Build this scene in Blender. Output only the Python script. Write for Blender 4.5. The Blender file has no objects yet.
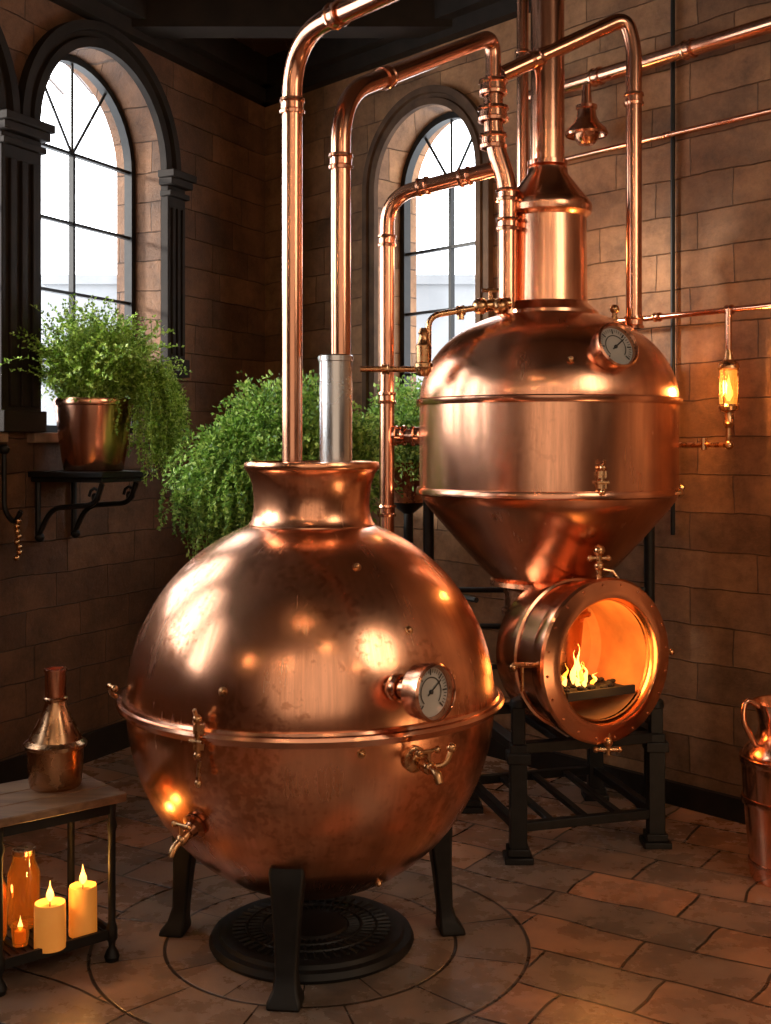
import bpy, bmesh, math, random
from mathutils import Vector, Matrix, noise as mnoise
random.seed(7)
S = bpy.context.scene
COL = S.collection
pi = math.pi
F, HZ, CX, CH = 1200.0, 445.0, 385.5, 1.6

# ------------------------------------------------------------------ materials
def new_mat(name):
    m = bpy.data.materials.new(name); m.use_nodes = True
    nt = m.node_tree
    b = nt.nodes['Principled BSDF']
    return m, nt, b
def N(nt, typ, **kw):
    n = nt.nodes.new(typ)
    for k, v in kw.items():
        setattr(n, k, v)
    return n
def ramp(nt, fac, stops):
    r = N(nt, 'ShaderNodeValToRGB')
    e = r.color_ramp.elements
    while len(e) < len(stops): e.new(0.5)
    for i, (p, c) in enumerate(stops):
        e[i].position = p
        e[i].color = (c[0], c[1], c[2], 1) if not isinstance(c, (int, float)) else (c, c, c, 1)
    nt.links.new(fac, r.inputs['Fac'])
    return r
def metal(name, c1, c2, r1=.15, r2=.35, scale=4.0, stretch=(1, 1, 1), bump=.02, spots=0.0, aniso=0.0, bscale=7, streak=None, samt=.3, bdist=.02):
    m, nt, b = new_mat(name)
    tc = N(nt, 'ShaderNodeTexCoord'); mp = N(nt, 'ShaderNodeMapping')
    mp.inputs['Scale'].default_value = stretch
    nt.links.new(tc.outputs['Object'], mp.inputs['Vector'])
    n1 = N(nt, 'ShaderNodeTexNoise'); n1.inputs['Scale'].default_value = scale; n1.inputs['Detail'].default_value = 5
    n1.inputs['Roughness'].default_value = .55
    nt.links.new(mp.outputs['Vector'], n1.inputs['Vector'])
    r = ramp(nt, n1.outputs['Fac'], [(.25, c2), (.75, c1)])
    n2 = N(nt, 'ShaderNodeTexNoise'); n2.inputs['Scale'].default_value = scale*2.5; n2.inputs['Detail'].default_value = 6
    nt.links.new(mp.outputs['Vector'], n2.inputs['Vector'])
    rr = ramp(nt, n2.outputs['Fac'], [(.3, r1), (.7, r2)])
    col = r.outputs['Color']; rough = rr.outputs['Color']
    if streak:   # polishing streaks running down the vessel around its vertical axis
        sb = N(nt, 'ShaderNodeVectorMath', operation='SUBTRACT'); sb.inputs[1].default_value = (streak[0], streak[1], 0)
        nt.links.new(tc.outputs['Object'], sb.inputs[0])
        fl = N(nt, 'ShaderNodeVectorMath', operation='MULTIPLY'); fl.inputs[1].default_value = (1, 1, 0); nt.links.new(sb.outputs[0], fl.inputs[0])
        no = N(nt, 'ShaderNodeVectorMath', operation='NORMALIZE'); nt.links.new(fl.outputs[0], no.inputs[0])
        zz = N(nt, 'ShaderNodeVectorMath', operation='MULTIPLY'); zz.inputs[1].default_value = (0, 0, .12); nt.links.new(sb.outputs[0], zz.inputs[0])
        ad = N(nt, 'ShaderNodeVectorMath', operation='ADD'); nt.links.new(no.outputs[0], ad.inputs[0]); nt.links.new(zz.outputs[0], ad.inputs[1])
        ns = N(nt, 'ShaderNodeTexNoise'); ns.inputs['Scale'].default_value = 20; ns.inputs['Detail'].default_value = 7; ns.inputs['Roughness'].default_value = .7
        nt.links.new(ad.outputs[0], ns.inputs['Vector'])
        rs = ramp(nt, ns.outputs['Fac'], [(.3, (1-samt, 1-samt*1.15, 1-samt*1.3)), (.62, (1, 1, 1))])
        mm = N(nt, 'ShaderNodeMixRGB', blend_type='MULTIPLY'); mm.inputs['Fac'].default_value = 1
        nt.links.new(col, mm.inputs['Color1']); nt.links.new(rs.outputs['Color'], mm.inputs['Color2']); col = mm.outputs['Color']
        r2s = ramp(nt, ns.outputs['Fac'], [(.3, .07), (.7, 0.0)])
        ma = N(nt, 'ShaderNodeMixRGB', blend_type='ADD'); ma.inputs['Fac'].default_value = 1
        nt.links.new(rough, ma.inputs['Color1']); nt.links.new(r2s.outputs['Color'], ma.inputs['Color2']); rough = ma.outputs['Color']
    if spots:
        v = N(nt, 'ShaderNodeTexNoise'); v.inputs['Scale'].default_value = 46; v.inputs['Detail'].default_value = 3
        nt.links.new(tc.outputs['Object'], v.inputs['Vector'])
        n3 = N(nt, 'ShaderNodeTexNoise'); n3.inputs['Scale'].default_value = 2.6
        nt.links.new(tc.outputs['Object'], n3.inputs['Vector'])
        mu = N(nt, 'ShaderNodeMath', operation='MULTIPLY')
        nt.links.new(v.outputs['Fac'], mu.inputs[0]); nt.links.new(n3.outputs['Fac'], mu.inputs[1])
        sp = ramp(nt, mu.outputs[0], [(.30, 0.0), (.36, spots)])
        mx = N(nt, 'ShaderNodeMixRGB'); mx.inputs['Color2'].default_value = (c2[0]*.62, c2[1]*.55, c2[2]*.5, 1)
        nt.links.new(sp.outputs['Color'], mx.inputs['Fac']); nt.links.new(col, mx.inputs['Color1'])
        col = mx.outputs['Color']
    nt.links.new(col, b.inputs['Base Color'])
    nt.links.new(rough, b.inputs['Roughness'])
    b.inputs['Metallic'].default_value = 1
    if aniso:
        b.inputs['Anisotropic'].default_value = aniso
        tg = N(nt, 'ShaderNodeTangent', direction_type='RADIAL', axis='Z')
        nt.links.new(tg.outputs[0], b.inputs['Tangent'])
    if bump:
        bp = N(nt, 'ShaderNodeBump'); bp.inputs['Strength'].default_value = bump; bp.inputs['Distance'].default_value = bdist
        n4 = N(nt, 'ShaderNodeTexNoise'); n4.inputs['Scale'].default_value = bscale; n4.inputs['Detail'].default_value = 3
        nt.links.new(tc.outputs['Object'], n4.inputs['Vector'])
        nt.links.new(n4.outputs['Fac'], bp.inputs['Height']); nt.links.new(bp.outputs['Normal'], b.inputs['Normal'])
    return m
def plain(name, c, rough=.5, metallic=0.0, emit=None, es=0.0, noise=.15, scale=12, spec=.5):
    m, nt, b = new_mat(name)
    tc = N(nt, 'ShaderNodeTexCoord')
    n1 = N(nt, 'ShaderNodeTexNoise'); n1.inputs['Scale'].default_value = scale; n1.inputs['Detail'].default_value = 5
    nt.links.new(tc.outputs['Object'], n1.inputs['Vector'])
    r = ramp(nt, n1.outputs['Fac'], [(.3, tuple(x*(1-noise) for x in c)), (.7, tuple(min(1, x*(1+noise)) for x in c))])
    nt.links.new(r.outputs['Color'], b.inputs['Base Color'])
    b.inputs['Roughness'].default_value = rough; b.inputs['Metallic'].default_value = metallic
    b.inputs['Specular IOR Level'].default_value = spec
    if emit:
        b.inputs['Emission Color'].default_value = (*emit, 1); b.inputs['Emission Strength'].default_value = es
    return m
KXY = (-.238, 3.88); SXY = (.675, 5.0)
COPPER = metal('copper', (.90, .46, .28), (.83, .39, .22), .16, .24, 2.2, (1, 1, 1), .07, spots=.65, aniso=.25, bscale=3.5, streak=KXY, samt=.24)
COPPER_BOX = metal('copper_polished', (.88, .45, .27), (.80, .38, .22), .16, .22, 2.5, (1, 1, 1), .03, spots=.25, bscale=5)
COPPER_DRUM = metal('copper_brushed', (.90, .47, .29), (.85, .42, .25), .16, .23, 2.5, (2, 2, .6), .03, spots=.25, aniso=.5, bscale=4, streak=SXY, samt=.22)
COPPER_PIPE = metal('copper_pipe', (.77, .39, .25), (.68, .33, .20), .17, .25, 2.0, (1, 1, 1), 0)
COPPER_DARK = metal('copper_aged', (.58, .27, .155), (.42, .18, .095), .20, .32, 5.0, (1, 1, 1), .03, spots=.5)
BRASS = metal('brass', (.66, .38, .19), (.48, .25, .11), .2, .34, 15, (1, 1, 1), .01)
STEEL = metal('steel', (.66, .65, .64), (.58, .57, .56), .2, .28, 2, (1, 1, 1), 0, aniso=.5)
IRON = plain('black_iron', (.008, .007, .006), .5, .0, scale=25, noise=.4, spec=.3)
DARKWOOD = plain('dark_painted_wood', (.018, .012, .008), .7, scale=8, noise=.3, spec=.2)
REVEAL = plain('brown_stone_moulding', (.085, .048, .028), .8, scale=9, noise=.35, spec=.2)
DIAL = plain('dial_enamel', (.38, .37, .34), .18, noise=.10)
INK = plain('dial_ink', (.015, .015, .015), .5)
FLAME = plain('flame', (1, .4, .05), .5, emit=(1, .36, .03), es=2.6, noise=0)
FLAMECORE = plain('flame_core', (1, .6, .2), .5, emit=(1, .52, .11), es=3.2, noise=0)
WAX = plain('candle_wax', (.85, .46, .14), .5, emit=(1, .27, .02), es=.24, noise=.08, scale=20)  # emission stands in for flame light glowing through the wax
SOIL = plain('soil', (.03, .02, .012), .9)
EMBER = plain('ember', (.010, .008, .007), .8)
FIREBRICK = plain('firebrick', (.58, .27, .10), .7, noise=.35, scale=6)
STONE = plain('stone_ledge', (.20, .12, .07), .8, noise=.3)

def glassm(name, c, rough=.05, emit=None, es=0):
    m, nt, b = new_mat(name)
    b.inputs['Base Color'].default_value = (*c, 1); b.inputs['Roughness'].default_value = rough
    b.inputs['Transmission Weight'].default_value = .95; b.inputs['IOR'].default_value = 1.4
    if emit:
        b.inputs['Emission Color'].default_value = (*emit, 1); b.inputs['Emission Strength'].default_value = es
    tc = N(nt, 'ShaderNodeTexCoord'); n1 = N(nt, 'ShaderNodeTexNoise'); n1.inputs['Scale'].default_value = 8
    nt.links.new(tc.outputs['Object'], n1.inputs['Vector'])
    r = ramp(nt, n1.outputs['Fac'], [(.3, rough), (.7, rough+.04)])
    nt.links.new(r.outputs['Color'], b.inputs['Roughness'])
    return m
AMBER = glassm('amber_glass', (.90, .40, .09), .03, (1, .3, .03), .05)  # faint emission put into the glass to imitate candlelight
LANTERN_GLASS = glassm('lantern_glass', (1, .72, .42), .04, (1, .32, .04), .30)
def pane_mat():
    m, nt, b = new_mat('window_pane')
    out = [n for n in nt.nodes if n.type == 'OUTPUT_MATERIAL'][0]
    t = N(nt, 'ShaderNodeBsdfTransparent'); g = N(nt, 'ShaderNodeBsdfGlossy'); g.inputs['Roughness'].default_value = .05
    mix = N(nt, 'ShaderNodeMixShader'); mix.inputs[0].default_value = .05
    nt.links.new(t.outputs[0], mix.inputs[1]); nt.links.new(g.outputs[0], mix.inputs[2])
    nt.links.new(mix.outputs[0], out.inputs['Surface'])
    return m
PANE = pane_mat()

def leaf_mat(name, c1, c2, c3):
    m, nt, b = new_mat(name)
    g = N(nt, 'ShaderNodeNewGeometry')
    r = ramp(nt, g.outputs['Random Per Island'], [(0, c1), (.55, c2), (1, c3)])
    nt.links.new(r.outputs['Color'], b.inputs['Base Color'])
    b.inputs['Roughness'].default_value = .5
    out = [n for n in nt.nodes if n.type == 'OUTPUT_MATERIAL'][0]
    tr = N(nt, 'ShaderNodeBsdfTranslucent'); nt.links.new(r.outputs['Color'], tr.inputs['Color'])
    mix = N(nt, 'ShaderNodeMixShader'); mix.inputs[0].default_value = .38
    nt.links.new(b.outputs[0], mix.inputs[1]); nt.links.new(tr.outputs[0], mix.inputs[2])
    nt.links.new(mix.outputs[0], out.inputs['Surface'])
    return m
LEAF1 = leaf_mat('fern_leaf', (.08, .17, .015), (.29, .46, .05), (.60, .76, .20))
LEAF2 = leaf_mat('ivy_leaf', (.045, .12, .02), (.21, .40, .06), (.50, .68, .18))

def brick_mat(name, c1, c2, mortar, bump=.8):
    m, nt, b = new_mat(name)
    tc = N(nt, 'ShaderNodeTexCoord')
    nz = N(nt, 'ShaderNodeTexNoise'); nz.inputs['Scale'].default_value = 4; nz.inputs['Detail'].default_value = 7
    nt.links.new(tc.outputs['UV'], nz.inputs['Vector'])
    vm = N(nt, 'ShaderNodeVectorMath', operation='SCALE'); vm.inputs['Scale'].default_value = .03
    nt.links.new(nz.outputs['Color'], vm.inputs[0])
    va = N(nt, 'ShaderNodeVectorMath', operation='ADD')
    nt.links.new(tc.outputs['UV'], va.inputs[0]); nt.links.new(vm.outputs[0], va.inputs[1])
    br = N(nt, 'ShaderNodeTexBrick'); br.squash = 1.35; br.squash_frequency = 3; br.offset = .45
    br.inputs['Scale'].default_value = 1.0
    br.inputs['Brick Width'].default_value = .40; br.inputs['Row Height'].default_value = .165
    br.inputs['Mortar Size'].default_value = .004; br.inputs['Mortar Smooth'].default_value = 1.0
    br.inputs['Color1'].default_value = (*c1, 1); br.inputs['Color2'].default_value = (*c2, 1); br.inputs['Mortar'].default_value = (*mortar, 1)
    nt.links.new(va.outputs[0], br.inputs['Vector'])
    n2 = N(nt, 'ShaderNodeTexNoise'); n2.inputs['Scale'].default_value = 4.5; n2.inputs['Detail'].default_value = 12; n2.inputs['Roughness'].default_value = .77
    nt.links.new(tc.outputs['UV'], n2.inputs['Vector'])
    r = ramp(nt, n2.outputs['Fac'], [(.28, .36), (.72, 1.55)])
    mx = N(nt, 'ShaderNodeMixRGB', blend_type='MULTIPLY'); mx.inputs['Fac'].default_value = 1
    nt.links.new(br.outputs['Color'], mx.inputs['Color1']); nt.links.new(r.outputs['Color'], mx.inputs['Color2'])
    n5 = N(nt, 'ShaderNodeTexNoise'); n5.inputs['Scale'].default_value = 1.3; n5.inputs['Detail'].default_value = 4
    nt.links.new(tc.outputs['UV'], n5.inputs['Vector'])
    r5 = ramp(nt, n5.outputs['Fac'], [(.3, (.58, .47, .40)), (.7, (1.25, 1.17, 1.06))])
    m5 = N(nt, 'ShaderNodeMixRGB', blend_type='MULTIPLY'); m5.inputs['Fac'].default_value = 1
    nt.links.new(mx.outputs['Color'], m5.inputs['Color1']); nt.links.new(r5.outputs['Color'], m5.inputs['Color2'])
    nt.links.new(m5.outputs['Color'], b.inputs['Base Color'])
    b.inputs['Roughness'].default_value = .66; b.inputs['Specular IOR Level'].default_value = .35
    hf = N(nt, 'ShaderNodeMath', operation='MULTIPLY'); hf.inputs[1].default_value = .7; nt.links.new(br.outputs['Fac'], hf.inputs[0])
    sub = N(nt, 'ShaderNodeMath', operation='SUBTRACT')
    nt.links.new(n2.outputs['Fac'], sub.inputs[0]); nt.links.new(hf.outputs[0], sub.inputs[1])
    bp = N(nt, 'ShaderNodeBump'); bp.inputs['Strength'].default_value = bump; bp.inputs['Distance'].default_value = .018
    nt.links.new(sub.outputs[0], bp.inputs['Height']); nt.links.new(bp.outputs['Normal'], b.inputs['Normal'])
    return m
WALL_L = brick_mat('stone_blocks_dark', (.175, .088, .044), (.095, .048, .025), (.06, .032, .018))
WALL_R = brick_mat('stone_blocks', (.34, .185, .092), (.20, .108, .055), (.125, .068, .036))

def floor_mat():
    m, nt, b = new_mat('flagstone_floor')
    tc = N(nt, 'ShaderNodeTexCoord')
    mp = N(nt, 'ShaderNodeMapping'); mp.inputs['Rotation'].default_value = (0, 0, math.radians(33))
    nt.links.new(tc.outputs['Object'], mp.inputs['Vector'])
    nz = N(nt, 'ShaderNodeTexNoise'); nz.inputs['Scale'].default_value = 2.0; nz.inputs['Detail'].default_value = 2
    nt.links.new(mp.outputs['Vector'], nz.inputs['Vector'])
    sc = N(nt, 'ShaderNodeVectorMath', operation='SCALE'); sc.inputs['Scale'].default_value = .09
    nt.links.new(nz.outputs['Color'], sc.inputs[0])
    ad = N(nt, 'ShaderNodeVectorMath', operation='ADD')
    nt.links.new(mp.outputs['Vector'], ad.inputs[0]); nt.links.new(sc.outputs[0], ad.inputs[1])
    br = N(nt, 'ShaderNodeTexBrick'); br.inputs['Scale'].default_value = 1
    br.offset_frequency = 2; br.squash = 1.5; br.squash_frequency = 3; br.offset = .38
    br.inputs['Brick Width'].default_value = .40; br.inputs['Row Height'].default_value = .25
    br.inputs['Mortar Size'].default_value = .006; br.inputs['Mortar Smooth'].default_value = .4
    br.inputs['Color1'].default_value = (.46, .225, .118, 1); br.inputs['Color2'].default_value = (.22, .165, .125, 1)
    br.inputs['Mortar'].default_value = (.045, .03, .02, 1)
    nt.links.new(ad.outputs[0], br.inputs['Vector'])
    sep = N(nt, 'ShaderNodeSeparateXYZ'); off = N(nt, 'ShaderNodeVectorMath', operation='SUBTRACT')
    off.inputs[1].default_value = (-.24, 3.88, 0)
    nt.links.new(tc.outputs['Object'], off.inputs[0]); nt.links.new(off.outputs[0], sep.inputs[0])
    ln = N(nt, 'ShaderNodeVectorMath', operation='LENGTH'); nt.links.new(off.outputs[0], ln.inputs[0])
    an = N(nt, 'ShaderNodeMath', operation='ARCTAN2'); nt.links.new(sep.outputs[1], an.inputs[0]); nt.links.new(sep.outputs[0], an.inputs[1])
    cmb = N(nt, 'ShaderNodeCombineXYZ'); nt.links.new(an.outputs[0], cmb.inputs[0]); nt.links.new(ln.outputs['Value'], cmb.inputs[1])
    br2 = N(nt, 'ShaderNodeTexBrick'); br2.inputs['Scale'].default_value = 1
    br2.inputs['Brick Width'].default_value = .5236; br2.inputs['Row Height'].default_value = .233
    br2.inputs['Mortar Size'].default_value = .007; br2.inputs['Mortar Smooth'].default_value = .5
    br2.inputs['Color1'].default_value = (.30, .20, .135, 1); br2.inputs['Color2'].default_value = (.20, .15, .11, 1)
    br2.inputs['Mortar'].default_value = (.045, .03, .02, 1)
    nt.links.new(cmb.outputs[0], br2.inputs['Vector'])
    msk = N(nt, 'ShaderNodeMath', operation='LESS_THAN'); msk.inputs[1].default_value = .706
    nt.links.new(ln.outputs['Value'], msk.inputs[0])
    mx = N(nt, 'ShaderNodeMixRGB'); nt.links.new(msk.outputs[0], mx.inputs['Fac'])
    nt.links.new(br.outputs['Color'], mx.inputs['Color1']); nt.links.new(br2.outputs['Color'], mx.inputs['Color2'])
    mf = N(nt, 'ShaderNodeMixRGB'); nt.links.new(msk.outputs[0], mf.inputs['Fac'])
    nt.links.new(br.outputs['Fac'], mf.inputs['Color1']); nt.links.new(br2.outputs['Fac'], mf.inputs['Color2'])
    n2 = N(nt, 'ShaderNodeTexNoise'); n2.inputs['Scale'].default_value = 5; n2.inputs['Detail'].default_value = 10; n2.inputs['Roughness'].default_value = .68
    nt.links.new(tc.outputs['Object'], n2.inputs['Vector'])
    r = ramp(nt, n2.outputs['Fac'], [(.28, .5), (.72, 1.35)])
    mm = N(nt, 'ShaderNodeMixRGB', blend_type='MULTIPLY'); mm.inputs['Fac'].default_value = 1
    nt.links.new(mx.outputs['Color'], mm.inputs['Color1']); nt.links.new(r.outputs['Color'], mm.inputs['Color2'])
    n6 = N(nt, 'ShaderNodeTexNoise'); n6.inputs['Scale'].default_value = 1.6; n6.inputs['Detail'].default_value = 4
    nt.links.new(tc.outputs['Object'], n6.inputs['Vector'])
    r6 = ramp(nt, n6.outputs['Fac'], [(.35, (.72, .76, .80)), (.65, (1.2, 1.05, .95))])
    m6 = N(nt, 'ShaderNodeMixRGB', blend_type='MULTIPLY'); m6.inputs['Fac'].default_value = 1
    nt.links.new(mm.outputs['Color'], m6.inputs['Color1']); nt.links.new(r6.outputs['Color'], m6.inputs['Color2'])
    nt.links.new(m6.outputs['Color'], b.inputs['Base Color'])
    rr = ramp(nt, n2.outputs['Fac'], [(.3, .18), (.7, .38)]); nt.links.new(rr.outputs['Color'], b.inputs['Roughness'])
    b.inputs['Specular IOR Level'].default_value = .6
    s3 = N(nt, 'ShaderNodeMath', operation='MULTIPLY'); s3.inputs[1].default_value = .6; nt.links.new(n2.outputs['Fac'], s3.inputs[0])
    sub = N(nt, 'ShaderNodeMath', operation='SUBTRACT')
    nt.links.new(s3.outputs[0], sub.inputs[0]); nt.links.new(mf.outputs['Color'], sub.inputs[1])
    bp = N(nt, 'ShaderNodeBump'); bp.inputs['Strength'].default_value = .4; bp.inputs['Distance'].default_value = .012
    nt.links.new(sub.outputs[0], bp.inputs['Height']); nt.links.new(bp.outputs['Normal'], b.inputs['Normal'])
    return m
def wood_mat(name, c1, c2, axis_scale=(1, 12, 12)):
    m, nt, b = new_mat(name)
    tc = N(nt, 'ShaderNodeTexCoord'); mp = N(nt, 'ShaderNodeMapping'); mp.inputs['Scale'].default_value = axis_scale
    mp.inputs['Rotation'].default_value = (0, 0, -.69)
    nt.links.new(tc.outputs['Object'], mp.inputs['Vector'])
    n = N(nt, 'ShaderNodeTexNoise'); n.inputs['Scale'].default_value = 3; n.inputs['Detail'].default_value = 8
    nt.links.new(mp.outputs['Vector'], n.inputs['Vector'])
    r = ramp(nt, n.outputs['Fac'], [(.3, c2), (.7, c1)]); nt.links.new(r.outputs['Color'], b.inputs['Base Color'])
    b.inputs['Roughness'].default_value = .4
    return m
TABLEWOOD = wood_mat('table_wood', (.28, .16, .085), (.12, .06, .03))
CEILWOOD = wood_mat('ceiling_wood', (.085, .045, .026), (.035, .019, .012), (1, 14, 1))

# ------------------------------------------------------------------ mesh builder
def axm(loc, d=(0, 0, 1), roll=0):
    d = Vector(d).normalized()
    q = Vector((0, 0, 1)).rotation_difference(d)
    return Matrix.Translation(Vector(loc)) @ q.to_matrix().to_4x4() @ Matrix.Rotation(roll, 4, 'Z')
class MB:
    def __init__(s): s.v = []; s.f = []; s.uv = None
    def add(s, vs, fs):
        o = len(s.v); s.v += [Vector(v) for v in vs]; s.f += [tuple(i+o for i in f) for f in fs]; return s
    def lathe(s, prof, M=Matrix.Identity(4), seg=48):
        if not isinstance(M, Matrix): M = Matrix.Translation(Vector(M))
        vs = []; fs = []; rings = []
        for r, z in prof:
            if r < 1e-6:
                rings.append([len(vs)]); vs.append(M @ Vector((0, 0, z)))
            else:
                ring = []
                for i in range(seg):
                    a = 2*pi*i/seg; ring.append(len(vs)); vs.append(M @ Vector((r*math.cos(a), r*math.sin(a), z)))
                rings.append(ring)
        for a, b in zip(rings, rings[1:]):
            for i in range(seg):
                j = (i+1) % seg
                if len(a) == 1 and len(b) == 1: continue
                if len(a) == 1: fs.append((a[0], b[i], b[j]))
                elif len(b) == 1: fs.append((a[i], a[j], b[0]))
                else: fs.append((a[i], a[j], b[j], b[i]))
        return s.add(vs, fs)
    def tube(s, pts, r, seg=20, cap=True):
        pts = [Vector(p) for p in pts]; n = len(pts)
        rs = r if isinstance(r, (list, tuple)) else [r]*n
        tan = []
        for i in range(n):
            t = pts[min(i+1, n-1)]-pts[max(i-1, 0)]
            tan.append(t.normalized())
        up = Vector((0, 0, 1)) if abs(tan[0].z) < .9 else Vector((1, 0, 0))
        nx = tan[0].cross(up).normalized()
        vs = []; fs = []
        for i in range(n):
            nx = (nx-tan[i]*nx.dot(tan[i])).normalized(); ny = tan[i].cross(nx)
            for k in range(seg):
                a = 2*pi*k/seg; vs.append(pts[i]+(nx*math.cos(a)+ny*math.sin(a))*rs[i])
        for i in range(n-1):
            for k in range(seg):
                k2 = (k+1) % seg
                fs.append((i*seg+k, i*seg+k2, (i+1)*seg+k2, (i+1)*seg+k))
        if cap:
            fs.append(tuple(range(seg))); fs.append(tuple((n-1)*seg+k for k in range(seg)))
        return s.add(vs, fs)
    def box(s, size, M=Matrix.Identity(4), taper=1.0):
        if not isinstance(M, Matrix): M = Matrix.Translation(Vector(M))
        x, y, z = [q/2 for q in size]
        vs = [M @ Vector((sx*x*(taper if sz < 0 else 1), sy*y*(taper if sz < 0 else 1), sz*z)) for sz in (-1, 1) for sx, sy in ((-1, -1), (1, -1), (1, 1), (-1, 1))]
        return s.add(vs, [(0, 3, 2, 1), (4, 5, 6, 7), (0, 1, 5, 4), (1, 2, 6, 5), (2, 3, 7, 6), (3, 0, 4, 7)])
    def ball(s, loc, r, seg=16, sz=1.0):
        prof = [(r*math.cos(a), r*sz*math.sin(a)) for a in [(-pi/2+pi*i/8) for i in range(9)]]
        prof[0] = (0, -r*sz); prof[-1] = (0, r*sz)
        return s.lathe(prof, Matrix.Translation(Vector(loc)), seg)
    def build(s, name, mat, parent=None, smooth=35, bevel=0, label=None):
        me = bpy.data.meshes.new(name); me.from_pydata([tuple(v) for v in s.v], [], s.f)
        bm = bmesh.new(); bm.from_mesh(me); bmesh.ops.recalc_face_normals(bm, faces=bm.faces); bm.to_mesh(me); bm.free()
        if s.uv: 
            ul = me.uv_layers.new(name='UVMap')
            for l in me.loops: ul.data[l.index].uv = s.uv[l.vertex_index]
        me.materials.append(mat)
        if smooth:
            me.shade_smooth(); me.set_sharp_from_angle(angle=math.radians(smooth))
        ob = bpy.data.objects.new(name, me); COL.objects.link(ob)
        if bevel:
            md = ob.modifiers.new('bevel', 'BEVEL'); md.width = bevel; md.segments = 2; md.limit_method = 'ANGLE'
        if parent: 
            ob.parent = parent; ob.matrix_parent_inverse = wm(parent).inverted()
        if label: ob['label'] = label
        return ob
def wm(o):
    if o.parent is None: return Matrix.Translation(o.location)
    return wm(o.parent) @ o.matrix_parent_inverse @ Matrix.Translation(o.location)
def thing(name, loc, label, cat, group=None):
    e = bpy.data.objects.new(name, None); e.location = Vector(loc); e.empty_display_size = .1
    COL.objects.link(e); e['label'] = label; e['category'] = cat
    if group: e['group'] = group
    return e
def struct(o):
    o['kind'] = 'structure'; return o
def fillet(pts, rad, n=8):
    pts = [Vector(p) for p in pts]; out = [pts[0]]
    for i in range(1, len(pts)-1):
        a, b, c = pts[i-1], pts[i], pts[i+1]
        d1 = (a-b); d2 = (c-b); L = min(rad, d1.length*.49, d2.length*.49)
        p1 = b+d1.normalized()*L; p2 = b+d2.normalized()*L
        for k in range(n+1):
            t = k/n; out.append(p1*(1-t)**2+b*2*t*(1-t)+p2*t*t)
    out.append(pts[-1]); return out
def coupling(mb, loc, d, r, h=.05):
    mb.lathe([(r*1.02, -h/2), (r*1.22, -h/2), (r*1.27, -h*.3), (r*1.12, -h*.2), (r*1.12, h*.2), (r*1.27, h*.3), (r*1.22, h/2), (r*1.02, h/2)], axm(loc, d), 24)

# ------------------------------------------------------------------ room shell
CR = Vector((-.771, 7.68, 0))
DL = Vector((-.424, -.906, 0)).normalized(); NL = Vector((-.906, .424, 0)).normalized()
DR = Vector((.664, -.748, 0)).normalized(); NR = Vector((.748, .664, 0)).normalized()
def WL(u, o, z): return CR+DL*u+NL*o+Vector((0, 0, z))
def WR(u, o, z): return CR+DR*u+NR*o+Vector((0, 0, z))
ZC = 4.0
def wall(name, W, u1, ops, mat, t=.3):
    mb = MB(); mb.uv = []
    def q(pts, fl=None):
        for (u, o, z) in pts: mb.uv.append((u+o, z))
        mb.add([W(*p) for p in pts], [tuple(range(len(pts)))])
    for o in (0, t):
        u = -.0 if o == 0 else -.4
        for (uc, r, zs, zp) in ops:
            q([(u, o, 0), (uc-r, o, 0), (uc-r, o, ZC), (u, o, ZC)])
            q([(uc-r, o, 0), (uc+r, o, 0), (uc+r, o, zs), (uc-r, o, zs)])
            n = 24
            for i in range(n):
                a1 = pi-pi*i/n; a2 = pi-pi*(i+1)/n
                x1, z1, x2, z2 = uc+r*math.cos(a1), zp+r*math.sin(a1), uc+r*math.cos(a2), zp+r*math.sin(a2)
                q([(x1, o, z1), (x2, o, z2), (x2, o, ZC), (x1, o, ZC)])
                if o == 0: q([(x1, 0, z1), (x2, 0, z2), (x2, t, z2), (x1, t, z1)])
            if o == 0:
                q([(uc-r, 0, zs), (uc-r, t, zs), (uc-r, t, zp), (uc-r, 0, zp)])
                q([(uc+r, 0, zs), (uc+r, t, zs), (uc+r, t, zp), (uc+r, 0, zp)])
                q([(uc-r, 0, zs), (uc+r, 0, zs), (uc+r, t, zs), (uc-r, t, zs)])
            u = uc+r
        q([(u, o, 0), (u1, o, 0), (u1, o, ZC), (u, o, ZC)])
    return struct(mb.build(name, mat, smooth=0))
OPL = [(1.635, .51, 1.66, 3.12), (2.93, .51, 1.66, 3.12), (4.23, .51, 1.66, 3.12), (5.53, .51, 1.66, 3.12)]
OPR = [(1.497, .40, 1.66, 3.05)]
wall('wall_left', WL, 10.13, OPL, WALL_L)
wall('wall_right', WR, 12.27, OPR, WALL_R)
mb = MB(); mb.uv = []
a = WL(10.13, 0, 0); b = WR(12.27, 0, 0)
pts = [a, b, b+Vector((0, 0, ZC)), a+Vector((0, 0, ZC))]
mb.uv = [(0, 0), (12.4, 0), (12.4, 4), (0, 4)]
mb.add(pts, [(0, 1, 2, 3)]); struct(mb.build('wall_back', WALL_R, smooth=0))
top = [Vector((-1.5, 8.3, 0)), Vector((-.2, 8.3, 0)), b+Vector((.4, -.2, 0)), a+Vector((-.4, -.2, 0))]
mb = MB()
mb.add(top+[p-Vector((0, 0, .1)) for p in top], [(0, 1, 2, 3), (7, 6, 5, 4), (0, 4, 5, 1), (1, 5, 6, 2), (2, 6, 7, 3), (3, 7, 4, 0)])
struct(mb.build('floor', floor_mat(), smooth=0))
mb = MB(); tz = Vector((0, 0, ZC))
mb.add([p+tz for p in top]+[p+tz+Vector((0, 0, .1)) for p in top], [(0, 1, 2, 3), (7, 6, 5, 4), (0, 4, 5, 1), (1, 5, 6, 2), (2, 6, 7, 3), (3, 7, 4, 0)])
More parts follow.
